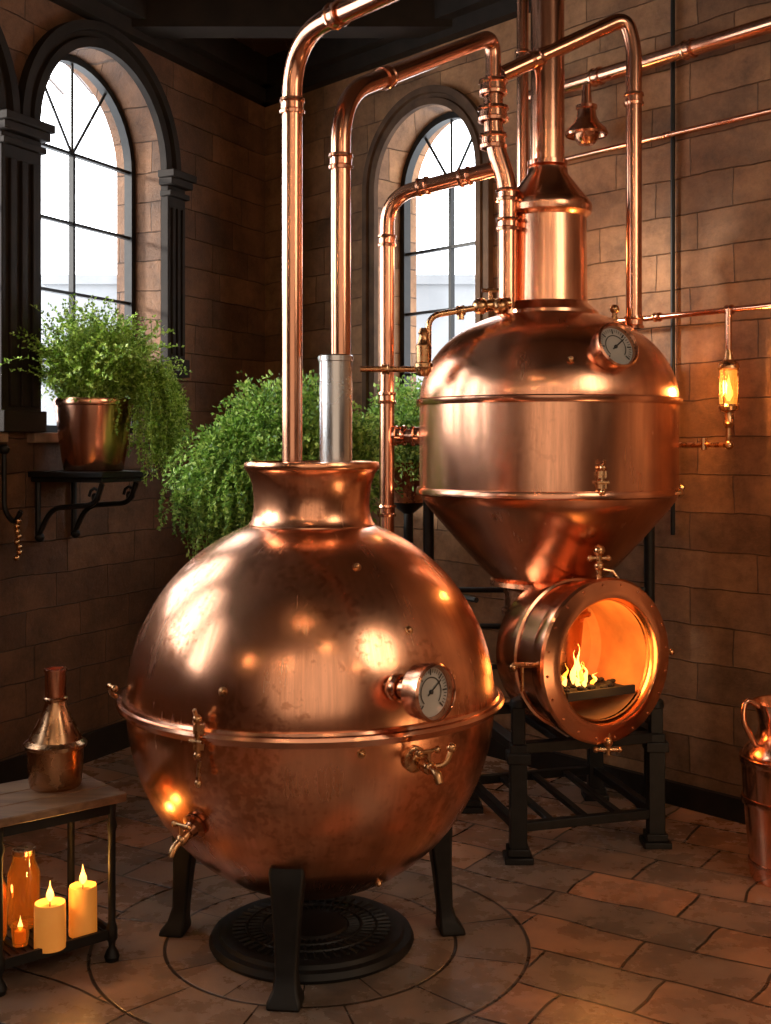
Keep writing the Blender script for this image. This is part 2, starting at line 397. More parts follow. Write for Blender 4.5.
for k in range(-22, 40):
    x = k*.2
    mb.box((.015, 9.6, .012), Matrix.Translation((x, 3.4, ZC-.002)))
struct(mb.build('ceiling', CEILWOOD, smooth=0))
def wbox(mb, W, u0, u1, o0, o1, z0, z1):
    p = [W(u, o, z) for z in (z0, z1) for u, o in ((u0, o0), (u1, o0), (u1, o1), (u0, o1))]
    mb.add(p, [(0, 3, 2, 1), (4, 5, 6, 7), (0, 1, 5, 4), (1, 2, 6, 5), (2, 3, 7, 6), (3, 0, 4, 7)])
tn = [0]
def trim(mb, mat, bevel=0):
    tn[0] += 1
    return struct(mb.build('trim_%d' % tn[0], mat, smooth=30, bevel=bevel))
for W, u1 in ((WL, 10), (WR, 12)):
    mb = MB(); wbox(mb, W, .0, u1, -.14, 0, ZC-.16, ZC); wbox(mb, W, 0, u1, -.07, 0, ZC-.24, ZC-.16); trim(mb, DARKWOOD)
mb = MB(); wbox(mb, WL, 0, 10, -.03, 0, 0, .14); struct(mb.build('baseboard_left', DARKWOOD, smooth=0))
mb = MB(); wbox(mb, WR, 0, 12, -.03, 0, 0, .10); struct(mb.build('baseboard_right', DARKWOOD, smooth=0))
for i, y in enumerate((2.6, 4.6, 6.4)):
    mb = MB(); mb.box((8 if y < 5 else 3.0, .18, .2), Matrix.Translation((0.6 if y < 5 else -.3, y, ZC-.1))); trim(mb, DARKWOOD)
def arch_mould(W, uc, r, zp, zs, w, out, mat, legs=False):
    mb = MB(); n = 32
    prof = [(r, 0), (r, -out), (r+w*.35, -out), (r+w*.4, -out*.6), (r+w*.6, -out*.6), (r+w*.65, -out*1.2), (r+w, -out*1.2), (r+w, 0)]
    vs = []; fs = []; m = len(prof)
    path = [(pi*i/n, 0) for i in range(n+1)]
    if legs: path = [(0, zs-zp)]+path+[(pi, zs-zp)]
    for a, dz in path:
        for (rr, o) in prof: vs.append(W(uc+rr*math.cos(a), o, zp+rr*math.sin(a)+dz))
    for i in range(len(path)-1):
        for k in range(m-1): fs.append((i*m+k, i*m+k+1, (i+1)*m+k+1, (i+1)*m+k))
    mb.add(vs, fs); return trim(mb, mat)
def pilaster(W, u0, u1, z0, z1, mat):
    mb = MB()
    wbox(mb, W, u0, u1, -.05, 0, z0, z1-.08)
    wd = u1-u0
    for k in range(3):
        wbox(mb, W, u0+wd*(.12+.28*k), u0+wd*(.12+.28*k)+wd*.16, -.065, 0, z0+.12, z1-.2)
    wbox(mb, W, u0-.01, u1+.01, -.075, 0, z0, z0+.10)
    wbox(mb, W, u0-.01, u1+.01, -.075, 0, z1-.14, z1-.11)
    wbox(mb, W, u0-.02, u1+.02, -.09, 0, z1-.08, z1-.04); wbox(mb, W, u0-.03, u1+.03, -.11, 0, z1-.04, z1)
    return trim(mb, mat, .004)
for i, (uc, r, zs, zp) in enumerate(OPL):
    arch_mould(WL, uc, r, zp, zs, .13, .04, DARKWOOD)
    mb = MB(); wbox(mb, WL, uc-r-.05, uc+r+.05, -.05, .18, zs-.05, zs); trim(mb, STONE, .006)
pilaster(WL, .96, 1.125, 1.98, 3.12, DARKWOOD)
for k in range(3): pilaster(WL, 2.15+1.3*k, 2.415+1.3*k, 1.66, 3.12, DARKWOOD)
uc, r, zs, zp = OPR[0]
arch_mould(WR, uc, r, zp, zs, .10, .03, REVEAL, legs=True)
mb = MB(); wbox(mb, WR, uc-r-.05, uc+r+.05, -.05, .18, zs-.05, zs); trim(mb, STONE, .006)
def window(idx, W, uc, r, zs, zp, t=.2):
    e = bpy.data.objects.new('window_%d' % idx, None); e.location = W(uc, t, zs); COL.objects.link(e); struct(e)
    mb = MB(); fw = .028
    path = [(uc-r, zs), (uc-r, zp)]+[(uc+r*math.cos(pi-pi*i/24), zp+r*math.sin(pi-pi*i/24)) for i in range(1, 24)]+[(uc+r, zp), (uc+r, zs)]
    n = len(path)
    inn = [(uc-r+fw*1.3, zs), (uc-r+fw*1.3, zp)]+[(uc+(r-fw*1.3)*math.cos(pi-pi*i/24), zp+(r-fw*1.3)*math.sin(pi-pi*i/24)) for i in range(1, 24)]+[(uc+r-fw*1.3, zp), (uc+r-fw*1.3, zs)]
    vs = []
    for o in (t-.03, t+.02):
        vs += [W(x, o, z) for x, z in path]+[W(x, o, z) for x, z in inn]
    fs = []
    for i in range(n-1):
        fs.append((i, i+1, n+i+1, n+i)); fs.append((2*n+i, 2*n+i+1, 3*n+i+1, 3*n+i)); fs.append((n+i, n+i+1, 3*n+i+1, 3*n+i))
    mb.add(vs, fs)
    wbox(mb, W, uc-r, uc+r, t-.03, t+.02, zs, zs+.04)
    wbox(mb, W, uc-.009, uc+.009, t-.02, t+.01, zs, zp)
    nb = 4; hh = (zp-zs)/nb
    for k in range(1, nb+1):
        wbox(mb, W, uc-r, uc+r, t-.02, t+.01, zs+hh*k-.008, zs+hh*k+.008)
    for ang in (55, 90, 125):
        a = math.radians(ang); p0 = W(uc, t-.005, zp); p1 = W(uc+r*math.cos(a), t-.005, zp+r*math.sin(a))
        mb.tube([p0, p1], .008, 6)
    mb.build('window_frame', IRON, e, smooth=30)
    g = MB(); g.add([W(x, t, z) for x, z in path], [tuple(range(n))])
    g.build('window_pane', PANE, e, smooth=0)
for i, o in enumerate(OPL): window(i+1, WL, *o)
window(5, WR, *OPR[0])
mb = MB(); mb.box((16, 1.2, 3.7), Matrix.Translation((-2, 16, 1.85)))
mb.box((16.2, 1.3, .12), Matrix.Translation((-2, 16, 3.72)))
o = mb.build('neighbouring_building', plain('render_wall', (.155, .158, .162), .8, noise=.3, scale=.8), smooth=0)
o['label'] = 'pale grey building seen outside through the windows'; o['category'] = 'building'

# ------------------------------------------------------------------ small fittings
def gauge(parent, loc, d, r, stem=.1, mat=None):
    mat = mat or COPPER_PIPE
    loc = Vector(loc); d = Vector(d).normalized(); M = axm(loc, d)
    c = MB().lathe([(0, -.04), (r*.8, -.04), (r*.98, -.028), (r*1.02, .0), (r*1.05, .02), (r*1.05, .032), (r*.97, .038), (r*.9, .03), (r*.9, .008), (0, .008)], M, 40)
    c.tube([loc-d*stem, loc-d*.03], r*.36, 16)
    coupling(c, loc-d*stem*.75, d, r*.40, .03); coupling(c, loc-d*.055, d, r*.40, .02)
    g = c.build('gauge', mat, parent)
    MB().lathe([(0, .012), (r*.89, .012), (r*.89, .010)], M, 40).build('gauge_dial', DIAL, g)
    zz = d; up = (Vector((0, 0, 1))-zz*zz.z).normalized(); rt = up.cross(zz)
    t = MB()
    def bx(t, ang, r0, r1, w):
        a = math.radians(ang); dirv = rt*math.cos(a)+up*math.sin(a); side = zz.cross(dirv)
        c0 = loc+zz*.0145
        t.add([c0+dirv*r0-side*w, c0+dirv*r1-side*w, c0+dirv*r1+side*w, c0+dirv*r0+side*w], [(0, 1, 2, 3)])
    for k in range(31):
        ang = 225-k*9
        bx(t, ang, r*(.60 if k % 5 == 0 else .68), r*.82, r*(.03 if k % 5 == 0 else .014))
    for k in range(40):
        a0 = math.radians(225-k*6.75); a1 = math.radians(225-(k+1)*6.75); c0 = loc+zz*.0143
        p = [c0+(rt*math.cos(x)+up*math.sin(x))*rr for x, rr in ((a0, r*.50), (a1, r*.50), (a1, r*.54), (a0, r*.54))]
        t.add(p, [(0, 1, 2, 3)])
    t.build('gauge_scale', INK, g, smooth=0)
    nd = MB(); bx(nd, 35, -r*.2, r*.65, r*.03); nd.lathe([(0, .020), (r*.08, .018), (r*.08, .012)], M, 12)
    nd.build('gauge_needle', INK, g, smooth=0)
    return g
def valve(parent, loc, d, s=1.0, up=(0, 0, 1), spout=True, drop=.055):
    loc = Vector(loc); d = Vector(d).normalized(); up = Vector(up)
    m = MB(); m.lathe([(.0, -.01), (.030*s, -.01), (.032*s, .008*s), (.02*s, .014*s), (.014*s, .02*s), (.014*s, .05*s), (.022*s, .055*s), (.022*s, .075*s), (.012*s, .08*s), (0, .08*s)], axm(loc, d), 20)
    e = loc+d*.08*s; m.ball(e, .022*s)
    if spout: m.tube(fillet([e, e+d*.045*s, e+d*.06*s-up*drop*s], .03*s), [.014*s]*10+[.012*s], 12)
    v = m.build('valve', BRASS, parent)
    side = d.cross(up).normalized()
    h = MB(); h.tube([e, e+up*.05*s], .008*s, 10); h.tube([e+up*.05*s-side*.035*s, e+up*.05*s+side*.035*s], .007*s, 10)
    h.ball(e+up*.05*s-side*.035*s, .012*s, 10); h.ball(e+up*.05*s+side*.035*s, .012*s, 10)
    h.build('valve_handle', BRASS, v)
    return v
def bolt(parent, loc, d, r=.012):
    MB().lathe([(r*1.5, 0), (r*1.5, r*.3), (r, r*.35), (r*.9, r*1.0), (r*.5, r*1.4), (0, r*1.5)], axm(loc, d), 12).build('bolt', BRASS, parent)
def clamp(parent, loc, d, h=.1):
    loc = Vector(loc); d = Vector(d).normalized(); side = d.cross(Vector((0, 0, 1))).normalized()
    m = MB(); u = Vector((0, 0, 1))
    m.tube([loc-u*h/2+d*.02, loc+u*h/2+d*.02], .008, 10); m.ball(loc+u*h/2+d*.02, .014); m.ball(loc-u*h/2+d*.02, .012)
    m.box((.03, .026, .026), Matrix.Translation(loc+u*h*.22+d*.012)); m.box((.03, .026, .026), Matrix.Translation(loc-u*h*.22+d*.012))
    m.tube([loc+u*h/2+d*.02, loc+u*(h/2+.03)+d*.035], .006, 8)
    m.tube([loc-side*.022-u*.01+d*.025, loc+side*.022-u*.01+d*.025], .006, 8)
    return m.build('latch', BRASS, parent)

# ------------------------------------------------------------------ big round kettle
KC = Vector((-.238, 3.88, 0)); KZ = .79; R = .588; LZ = 1.06
kettle = thing('copper_kettle', KC, 'large spherical polished copper pot still on black iron legs', 'copper still')
def sph(az, el, rr=R):
    a = math.radians(az); e = math.radians(el)
    n = Vector((math.sin(a)*math.cos(e), -math.cos(a)*math.cos(e), math.sin(e)))
    return KC+Vector((0, 0, KZ))+Vector((n.x, n.y, n.z*(LZ if el < 0 else 1)))*rr, n
prof = [(R*math.cos(math.radians(e)), KZ+R*math.sin(math.radians(e))) for e in [0.5+71.5*i/30 for i in range(31)]]
MB().lathe(prof, KC, 128).build('kettle_upper_shell', COPPER, kettle)
prof = [(R*math.cos(math.radians(e)) if e > -90 else 0, KZ+R*LZ*math.sin(math.radians(e))) for e in [-.5-89.5*i/36 for i in range(37)]]
MB().lathe(prof, KC, 128).build('kettle_lower_shell', COPPER, kettle)
MB().lathe([(R-.01, KZ+.02), (R+.012, KZ+.02), (R+.016, KZ+.012), (R+.028, KZ+.010), (R+.032, KZ), (R+.028, KZ-.010), (R+.016, KZ-.012), (R+.012, KZ-.022), (R-.01, KZ-.022)], KC, 128).build('seam_band', COPPER_PIPE, kettle)
MB().lathe([(.205, 1.325), (.204, 1.345), (.196, 1.355), (.190, 1.375), (.187, 1.40), (.188, 1.435), (.193, 1.475), (.205, 1.508), (.214, 1.52), (.218, 1.524), (.220, 1.535), (.216, 1.545), (.202, 1.547), (.196, 1.535), (.19, 1.525), (0, 1.525)], KC, 96).build('kettle_neck', COPPER, kettle)
for az in (-6, -98, 99, 180):
    a = math.radians(az); rd = Vector((math.sin(a), -math.cos(a), 0))
    m = MB()
    secs = [(.375, .445, .060, .085), (.408, .37, .070, .095), (.420, .30, .060, .070), (.428, .20, .050, .056), (.436, .09, .043, .048), (.445, .045, .050, .060), (.455, .02, .066, .080), (.46, .0, .068, .084)]
    vs = []; fs = []; sd = Vector((rd.y, -rd.x, 0))
    for (ro, z, hw, hd) in secs:
        c = KC+rd*ro+Vector((0, 0, z))
        for sx, sy in ((-1, -1), (1, -1), (1, 1), (-1, 1)): vs.append(c+sd*sx*hw*.74+rd*sy*hd*.5)
    for i in range(len(secs)-1):
        for k in range(4): fs.append((i*4+k, i*4+(k+1) % 4, (i+1)*4+(k+1) % 4, (i+1)*4+k))
    fs += [(0, 1, 2, 3), tuple(len(vs)-4+k for k in range(4))]
    m.add(vs, fs); m.build('leg', IRON, kettle, smooth=40, bevel=.008)
p, n = sph(30, 12); gauge(kettle, p+Vector((n.x, n.y, .12)).normalized()*.13, Vector((n.x+.34, n.y, .06)), .076, .15)
p, n = sph(33, -7); valve(kettle, p, n, .9, drop=.03)
m = MB(); m.tube(fillet([p+n*.07, p+n*.08+Vector((.045, .0, .01)), p+n*.08+Vector((.06, .01, .05))], .02), .008, 10); m.ball(p+n*.08+Vector((.06, .01, .055)), .014); m.lathe([(0, 0), (.036, 0), (.038, .012), (.028, .018), (0, .018)], axm(p-n*.002, n), 24)
m.build('valve_elbow', BRASS, kettle)
p, n = sph(-36, -27); valve(kettle, p, n, .80, drop=.02)
m = MB(); m.lathe([(0, 0), (.038, 0), (.04, .01), (.024, .018), (.018, .035), (0, .035)], axm(p, n), 24); m.build('valve_collar', COPPER_DARK, kettle)
p, n = sph(-27, 0); clamp(kettle, p+n*.016, n, .10)
p, n = sph(-27, -6); MB().tube([p+n*.03, p+n*.035-Vector((0, 0, .05))], .006, 8).ball(p+n*.035-Vector((0, 0, .06)), .011).build('latch_chain', BRASS, kettle)
for az, el in ((-22, 12), (36, 28), (17, -4), (40, -55), (24, 50)):
    p, n = sph(az, el); bolt(kettle, p, n, .009)
m = MB(); p, n = sph(-88, 0)
m.tube(fillet([p+n*.0, p+n*.05+Vector((0, 0, .0)), p+n*.055+Vector((0, -.05, .05)), p+n*.03+Vector((0, -.07, .04))], .03), .008, 10); m.ball(p+n*.03+Vector((0, -.07, .04)), .012)
m.build('side_hook', BRASS, kettle)
plate = thing('drain_plate', KC, 'round black cast-iron plate with radial pattern under the kettle', 'iron plate')
MB().lathe([(0, 0.001), (.325, 0.001), (.33, .012), (.322, .03), (.30, .032), (.295, .045), (.27, .05), (.255, .046), (.12, .046), (.11, .056), (.03, .06), (0, .06)], KC, 96).build('plate_disc', IRON, plate)
m = MB()
for k in range(48):
    a = 2*pi*k/48; d = Vector((math.cos(a), math.sin(a), 0)); d2 = Vector((math.cos(a+.12), math.sin(a+.12), 0)); m.tube([KC+d*.12+Vector((0, 0, .047)), KC+d2*.255+Vector((0, 0, .047))], .0055, 6)
for rr in (.16, .21): m.tube([KC+Vector((rr*math.cos(t*pi/24), rr*math.sin(t*pi/24), .05)) for t in range(49)], .005, 6)
m.build('plate_ribs', IRON, plate)
flue = thing('steel_flue', (-.162, 3.9, 1.526), 'short polished steel flue standing in the kettle neck', 'flue pipe')
MB().lathe([(.054, 1.526), (.054, 1.885), (.05, 1.89), (.034, 1.89)], (-.162, 3.9, 0), 40).build('flue_tube', STEEL, flue)
MB().lathe([(.055, 1.87), (.058, 1.872), (.058, 1.888), (.053, 1.892), (.035, 1.892)], (-.162, 3.9, 0), 40).build('flue_rim', STEEL, flue)

# ------------------------------------------------------------------ hopper still
SC = Vector((.675, 5.0, 0))
still = thing('copper_still', SC, 'tall polished copper still with dome, drum and conical base', 'copper still')
SR = .533
dome = [(SR*max(0, math.cos(a))**.93, 1.78+.385*math.sin(a)) for a in [math.radians(70)*i/24 for i in range(25)]]
MB().lathe(dome, SC, 128).build('dome', COPPER_DRUM, still)
MB().lathe([(SR, 1.41), (SR, 1.765)], SC, 128).build('drum', COPPER_DRUM, still)
MB().lathe([(SR-.003, 1.41), (.522, 1.375), (.50, 1.345), (.46, 1.298), (.40, 1.228), (.34, 1.160), (.285, 1.100), (.235, 1.052), (.215, 1.03)], SC, 128).build('cone', COPPER_DRUM, still)
MB().lathe([(SR-.01, 1.762), (SR+.012, 1.762), (SR+.015, 1.768), (SR+.015, 1.785), (SR+.010, 1.79), (SR-.01, 1.792)], SC, 128).build('rim_band', COPPER_PIPE, still)
MB().lathe([(SR-.02, 1.392), (SR+.006, 1.394), (SR+.014, 1.399), (SR+.015, 1.415), (SR+.010, 1.424), (SR-.01, 1.427)], SC, 128).build('rim_band', COPPER_PIPE, still)
MB().lathe([(.21, 1.042), (.238, 1.040), (.240, 1.022), (.21, 1.018), (.185, 1.01), (.18, .97), (.18, .92), (.19, .915), (.19, .90), (.16, .89), (.14, .5), (0, .5)], SC, 64).build('outlet_neck', COPPER_DARK, still)
MB().lathe([(.215, 2.115), (.21, 2.15), (.20, 2.158), (.18, 2.175), (.165, 2.19), (.160, 2.54), (.168, 2.55), (.180, 2.56), (.184, 2.58), (.182, 2.60), (.174, 2.612), (.085, 2.725), (.083, 2.75), (.078, 2.755), (.070, 2.76), (.070, 2.9)], SC, 64).build('collar', COPPER_DRUM, still)
m = MB(); m.lathe([(.070, 2.9), (.070, 3.99)], SC, 48); m.lathe([(.070, 2.76), (.083, 2.762), (.083, 2.78), (.070, 2.785)], SC, 48)
m.build('chimney', COPPER_PIPE, still)
def dpt(az, z, rr=SR):
    a = math.radians(az)
    return SC+Vector((math.sin(a)*rr, -math.cos(a)*rr, z)), Vector((math.sin(a), -math.cos(a), 0))
gauge(still, SC+Vector((.185, -.475, 1.965)), (.42, -.80, .34), .088, .10)
p, n = dpt(14, 1.47); clamp(still, p, n, .09)
p, n = dpt(62, 1.41, .546); bolt(still, p, n, .014); p, n = dpt(88, 1.42, .546); bolt(still, p, n, .014)
bolt(still, SC+Vector((.02, -.505, 1.92)), (0, -.8, .6), .010)
m = MB(); m.tube([SC+Vector((.27, -.05, 2.06)), SC+Vector((.27, -.05, 2.15))], .012, 10); m.ball(SC+Vector((.27, -.05, 2.16)), .020); m.build('vent_knob', BRASS, still)
FN = Vector((.50, -.866, 0)).normalized(); FC = Vector((.832, 4.56, .782)); FM = axm(FC, FN); FR = .315
fb = MB().lathe([(0, -.34), (.25, -.34), (.27, -.33), (.277, -.315), (.284, -.20), (.287, -.06), (.297, -.055), (.310, -.045), (.315, -.02), (.315, 0)], FM, 96).build('firebox', COPPER_BOX, still)
m = MB().lathe([(.315, 0), (.315, .012), (.306, .022), (.27, .030), (.252, .034), (.240, .034), (.232, .024), (.228, .0), (.226, -.02)], FM, 96)
m.lathe([(.286, -.20), (.295, -.195), (.295, -.175), (.286, -.17)], FM, 96)
for k in range(20):
    a = 2*pi*k/20; p = FM @ Vector((.292*math.cos(a), .292*math.sin(a), .024)); m.ball(p, .006, 8)
m.build('firebox_rim', COPPER_BOX, fb)
MB().lathe([(.227, 0), (.230, -.29), (.20, -.32), (0, -.32)], FM, 64).build('firebox_lining', FIREBRICK, fb)
p = FC+Vector((0, 0, .315))-FN*.03
m = MB(); m.tube([p, p+Vector((0, 0, .10))], .012, 12); m.ball(p+Vector((0, 0, .10)), .023); m.ball(p+Vector((0, 0, .04)), .020); m.tube([p+Vector((-.035, 0, .07)), p+Vector((.035, 0, .07))], .008, 8); m.ball(p+Vector((-.035, 0, .07)), .012); m.ball(p+Vector((.035, 0, .07)), .012)
m.tube([p+Vector((0, 0, .03)), p+Vector((.05, 0, .02)), p+Vector((.08, 0, -.02))], .007, 8)
m.build('firebox_valve', BRASS, fb)
p = FC-Vector((0, 0, .305))+FN*.02
m = MB(); m.tube([p+Vector((0, 0, .05)), p+Vector((0, 0, -.05))], .010, 10); m.ball(p, .020); m.tube([p+Vector((-.045, 0, -.03)), p+Vector((.045, 0, -.03))], .008, 8); m.ball(p+Vector((-.045, 0, -.03)), .012); m.ball(p+Vector((.045, 0, -.03)), .012)
m.build('door_latch', BRASS, fb)
side = Vector((0, 0, 1)).cross(FN)
p = FC+side*.315-FN*.01
m = MB(); m.tube([p, p+side*.03], .009, 8); m.ball(p+side*.035, .013); m.build('door_latch', BRASS, fb)
p = FC-side*.30-FN*.05
m = MB(); m.tube([p, p-side*.09+Vector((0, 0, .01))], .010, 8); m.ball(p-side*.09, .016); m.tube([p-side*.05+Vector((0, 0, -.09)), p-side*.05+Vector((0, 0, .0))], .007, 8); m.build('door_handle', BRASS, fb)
fire = thing('log_fire', FC-FN*.12-Vector((0, 0, .13)), 'bright orange fire burning on a low dark bed in the firebox', 'fire')
ZB = -.125
tM = Matrix.Translation(FC-FN*.15+Vector((0, 0, ZB))) @ Matrix.Rotation(math.atan2(FN.y, FN.x), 4, 'Z')
wd = math.sqrt(.222**2-(ZB-.02)**2)*2-.006
m = MB()
m.box((.27, wd, .02), tM @ Matrix.Translation((0, 0, -.01)))
m.box((.014, wd, .03), tM @ Matrix.Translation((.13, 0, -.002)))
m.build('fire_bed', EMBER, fire)
m = MB()
for k in range(60):
    q = tM @ Vector((random.uniform(-.11, .10), random.uniform(-.15, .15), random.uniform(.002, .014))); m.ball(q, random.uniform(.010, .018), 7, .7)
m.build('coals', EMBER, fire)['kind'] = 'stuff'
def flame(mb, base, h, w, lean=(0, 0, 0), wig=0):
    pr = [.25, .6, .85, 1, .95, .8, .62, .46, .33, .22, .12, .05, .01]; lean = Vector(lean); k = len(pr)-1
    ph = random.random()*6; ph2 = random.random()*6
    pts = [Vector(base)+Vector((wig*math.sin(i*.75+ph)*i/k, wig*.6*math.sin(i*.9+ph2)*i/k, h*i/k))+lean*(i/k)**2 for i in range(k+1)]
    mb.tube(pts, [max(.0005, w*x) for x in pr], 12)
FL = ((-.085, .02, .045, .009), (-.064, -.01, .08, .010), (-.046, .04, .06, .008), (-.030, .0, .13, .012), (-.012, .03, .09, .009), (.002, .0, .155, .011), (.018, .02, .085, .009), (.034, -.01, .06, .008), (.060, .02, .04, .007), (-.03, .07, .04, .008), (.008, .07, .045, .008), (-.055, .06, .03, .008))
for i, (so, fo, hh, wd_) in enumerate(FL):
    bpos = tM.translation+side*so+FN*fo+Vector((0, 0, .012))
    f1 = MB(); flame(f1, bpos, hh, wd_, side*random.uniform(-.02, .02), .010); f1.build('flame', FLAME if i % 3 == 1 else FLAMECORE, fire)
fs_ = thing('firebox_stand', (.75, 5.0, 0), 'low black cast-iron stand carrying the firebox', 'iron stand')
A = Vector((.51, 4.62, 0)); B = Vector((1.08, 4.80, 0)); C = Vector((.37, 5.26, 0)); D_ = Vector((.95, 5.44, 0))
ZT = .45
for q, top_ in ((A, .60), (B, .56), (C, ZT), (D_, ZT)):
    m = MB(); m.box((.065, .065, ZT), Matrix.Translation(q+Vector((0, 0, ZT/2)))); m.box((.11, .11, .025), Matrix.Translation(q+Vector((0, 0, .0125)))); m.box((.085, .085, .03), Matrix.Translation(q+Vector((0, 0, .04)))); m.box((.09, .09, .04), Matrix.Translation(q+Vector((0, 0, ZT-.05))))
    if top_ > ZT: m.box((.05, .05, top_-ZT), Matrix.Translation(q+Vector((0, 0, (top_+ZT)/2)))); m.lathe([(0, -.01), (.035, -.01), (.03, .02), (0, .035)], q+Vector((0, 0, top_)), 12)
    m.build('leg', IRON, fs_, smooth=30, bevel=.004)
def bar(m, a, b, w, h, z):
    a = Vector(a); b = Vector(b); d = b-a; M = Matrix.Translation((a+b)/2+Vector((0, 0, z))) @ Matrix.Rotation(math.atan2(d.y, d.x), 4, 'Z'); m.box((d.length, w, h), M)
m = MB()
for (a1, b1) in ((A, B), (B, D_), (D_, C), (C, A)): bar(m, a1, b1, .05, .04, ZT-.015)
for t in (.33, .66): bar(m, A.lerp(B, t), C.lerp(D_, t), .04, .03, ZT-.01)
m.build('top_frame', IRON, fs_, smooth=30, bevel=.003)
m = MB()
for (a1, b1) in ((A, B), (B, D_), (D_, C), (C, A)): bar(m, a1, b1, .035, .035, .13)
for t in (.25, .5, .75): bar(m, A.lerp(B, t), C.lerp(D_, t), .03, .02, .13)
m.build('lower_rail', IRON, fs_, smooth=30, bevel=.003)
fr = thing('still_frame', SC+Vector((0, .3, 0)), 'tall black iron frame supporting the hopper still', 'iron frame')
for x in (-.485, .49):
    q = SC+Vector((x, .30, 0)); m = MB(); m.tube([q, q+Vector((0, 0, 1.39))], .024, 12); m.lathe([(0, 0), (.06, 0), (.055, .02), (.03, .03), (0, .03)], q, 16); m.build('post', IRON, fr)
m = MB()
for z in (.62, .80, .96): m.tube([SC+Vector((-.485, .30, z)), SC+Vector((.49, .30, z))], .012, 8)
m.tube([SC+Vector((-.485, .30, .96)), SC+Vector((-.30, -.05, .96))], .012, 8); m.tube([SC+Vector((-.485, .30, .80)), SC+Vector((-.28, -.05, .80))], .012, 8)
m.build('cross_rail', IRON, fr)

# ------------------------------------------------------------------ pipes
def pipe(label, pts, r, fil=.14, coups=(), mat=COPPER_PIPE, cs=1.0, seg=24, radii=None):
    pts = [Vector(p) for p in pts]
    e = thing('copper_pipe', pts[0], label, 'pipe')
    path = fillet(pts, fil, 12)
    MB().tube(path, radii or r, seg).build('pipe_run', mat, e, smooth=50)
    for (c, d) in coups:
        m = MB(); coupling(m, c, d, r*cs, .05 if r > .02 else .03); m.build('coupling', mat, e)
    return e
Z = Vector((0, 0, 1))
pipe('tall polished copper pipe rising from the kettle neck', [(-.303, 3.9, 1.53), (-.303, 3.9, 2.93), (.9, 2.45, 2.93), (1.0, 2.33, 3.99)], .033, .20, [((-.303, 3.9, 2.70), Z), ((-.15, 3.71, 2.93), (.64, -.77, 0))])
pipe('copper swan-neck pipe arching from steel flue to still', [(-.145, 3.9, 1.88), (-.145, 3.9, 2.74), (.44, 4.9, 3.27), (.44, 4.9, 3.07)], .032, .17, [((-.145, 3.9, 2.52), Z), ((.0, 4.15, 2.87), (.585, 1, .51))])
e = pipe('stepped copper downpipe with swivel joints entering still dome', [(.44, 4.9, 3.08), (.44, 4.9, 2.84), (.50, 4.9, 2.66), (.50, 4.9, 2.10)], .040, .08, ())
for c, rr in ((3.06, .050), (2.95, .054), (2.84, .048)):
    m = MB(); coupling(m, (.44, 4.9, c), Z, rr*.95, .06); m.build('coupling', COPPER_PIPE, e)
for c in (2.62, 2.50):
    m = MB(); coupling(m, (.50, 4.9, c), Z, .040, .05); m.build('coupling', COPPER_PIPE, e)
pipe('copper riser pipe turning sideways near the ceiling', [(.006, 5.12, 0), (.006, 5.12, 2.66), (.47, 4.93, 2.74)], .032, .13, [((.006, 5.12, 2.47), Z), ((.006, 5.12, 1.80), Z), ((.006, 5.12, 1.32), Z), ((.16, 5.06, 2.69), (.47, -.19, .08)), ((.33, 4.99, 2.715), (.47, -.19, .08))])
pipe('short copper elbow joining riser pipe to still drum', [(.036, 5.09, 1.64), (.18, 5.02, 1.635)], .030, .03, [((.06, 5.08, 1.64), (1, -.3, 0)), ((.135, 5.045, 1.637), (1, -.3, 0))], cs=1.15)
pipe('slim vertical copper pipe behind the still chimney', [(.60, 5.25, 2.12), (.60, 5.25, 3.99)], .026, .1, [((.60, 5.25, 3.3), Z)])
pipe('copper branch pipe arching down onto the still dome', [(.48, 4.92, 3.12), (1.0, 5.0, 3.38), (1.035, 5.0, 3.26), (1.035, 5.0, 2.09)], .033, .17, [((1.035, 5.0, 3.04), Z), ((.62, 4.945, 3.19), (2, .3, 1)), ((1.035, 5.0, 2.11), Z)])
pipe('thick copper pipe running along the stone wall', [WR(2.35, -.10, 3.30), WR(7.5, -.10, 3.36)], .034, .1, [(WR(2.75, -.10, 3.305), DR), (WR(3.25, -.10, 3.31), DR), (WR(3.75, -.10, 3.316), DR)])
pipe('thin copper pipe running along the stone wall', [WR(2.3, -.05, 2.97), WR(7.5, -.05, 3.0)], .013, .1, [(WR(3.1, -.05, 2.975), DR)])
pipe('thin copper gas pipe feeding the wall lantern', [WR(2.75, -.12, 2.16), WR(7.5, -.12, 2.19)], .013, .1, [(WR(3.1, -.12, 2.163), DR), (WR(3.46, -.12, 2.165), DR)], cs=1.3)
e = pipe('thin dark vertical conduit on the stone wall', [WR(3.11, -.02, 1.2), WR(3.11, -.02, 3.70)], .010, .1, (), mat=IRON)
e = pipe('thin brass feed pipe with small valve cylinder beside still', [(-.10, 4.75, 1.90), (.17, 4.75, 1.90), (.17, 4.75, 2.11), (.47, 4.82, 2.17)], .012, .05, [((.0, 4.75, 1.90), (1, 0, 0)), ((.30, 4.78, 2.135), (1, .2, .15)), ((.42, 4.81, 2.16), (1, .2, .15))], mat=BRASS, cs=1.4)
m = MB().lathe([(0, 1.87), (.02, 1.87), (.03, 1.885), (.032, 1.90), (.038, 1.905), (.038, 1.92), (.03, 1.925), (.032, 1.99), (.025, 2.0), (.018, 2.03), (.022, 2.04), (.014, 2.06), (0, 2.06)], (.15, 4.72, 0), 20)
m.build('valve_cylinder', BRASS, e)
m = MB(); 
for x in (.38, .46): m.ball((x, 4.80, 2.155), .034)
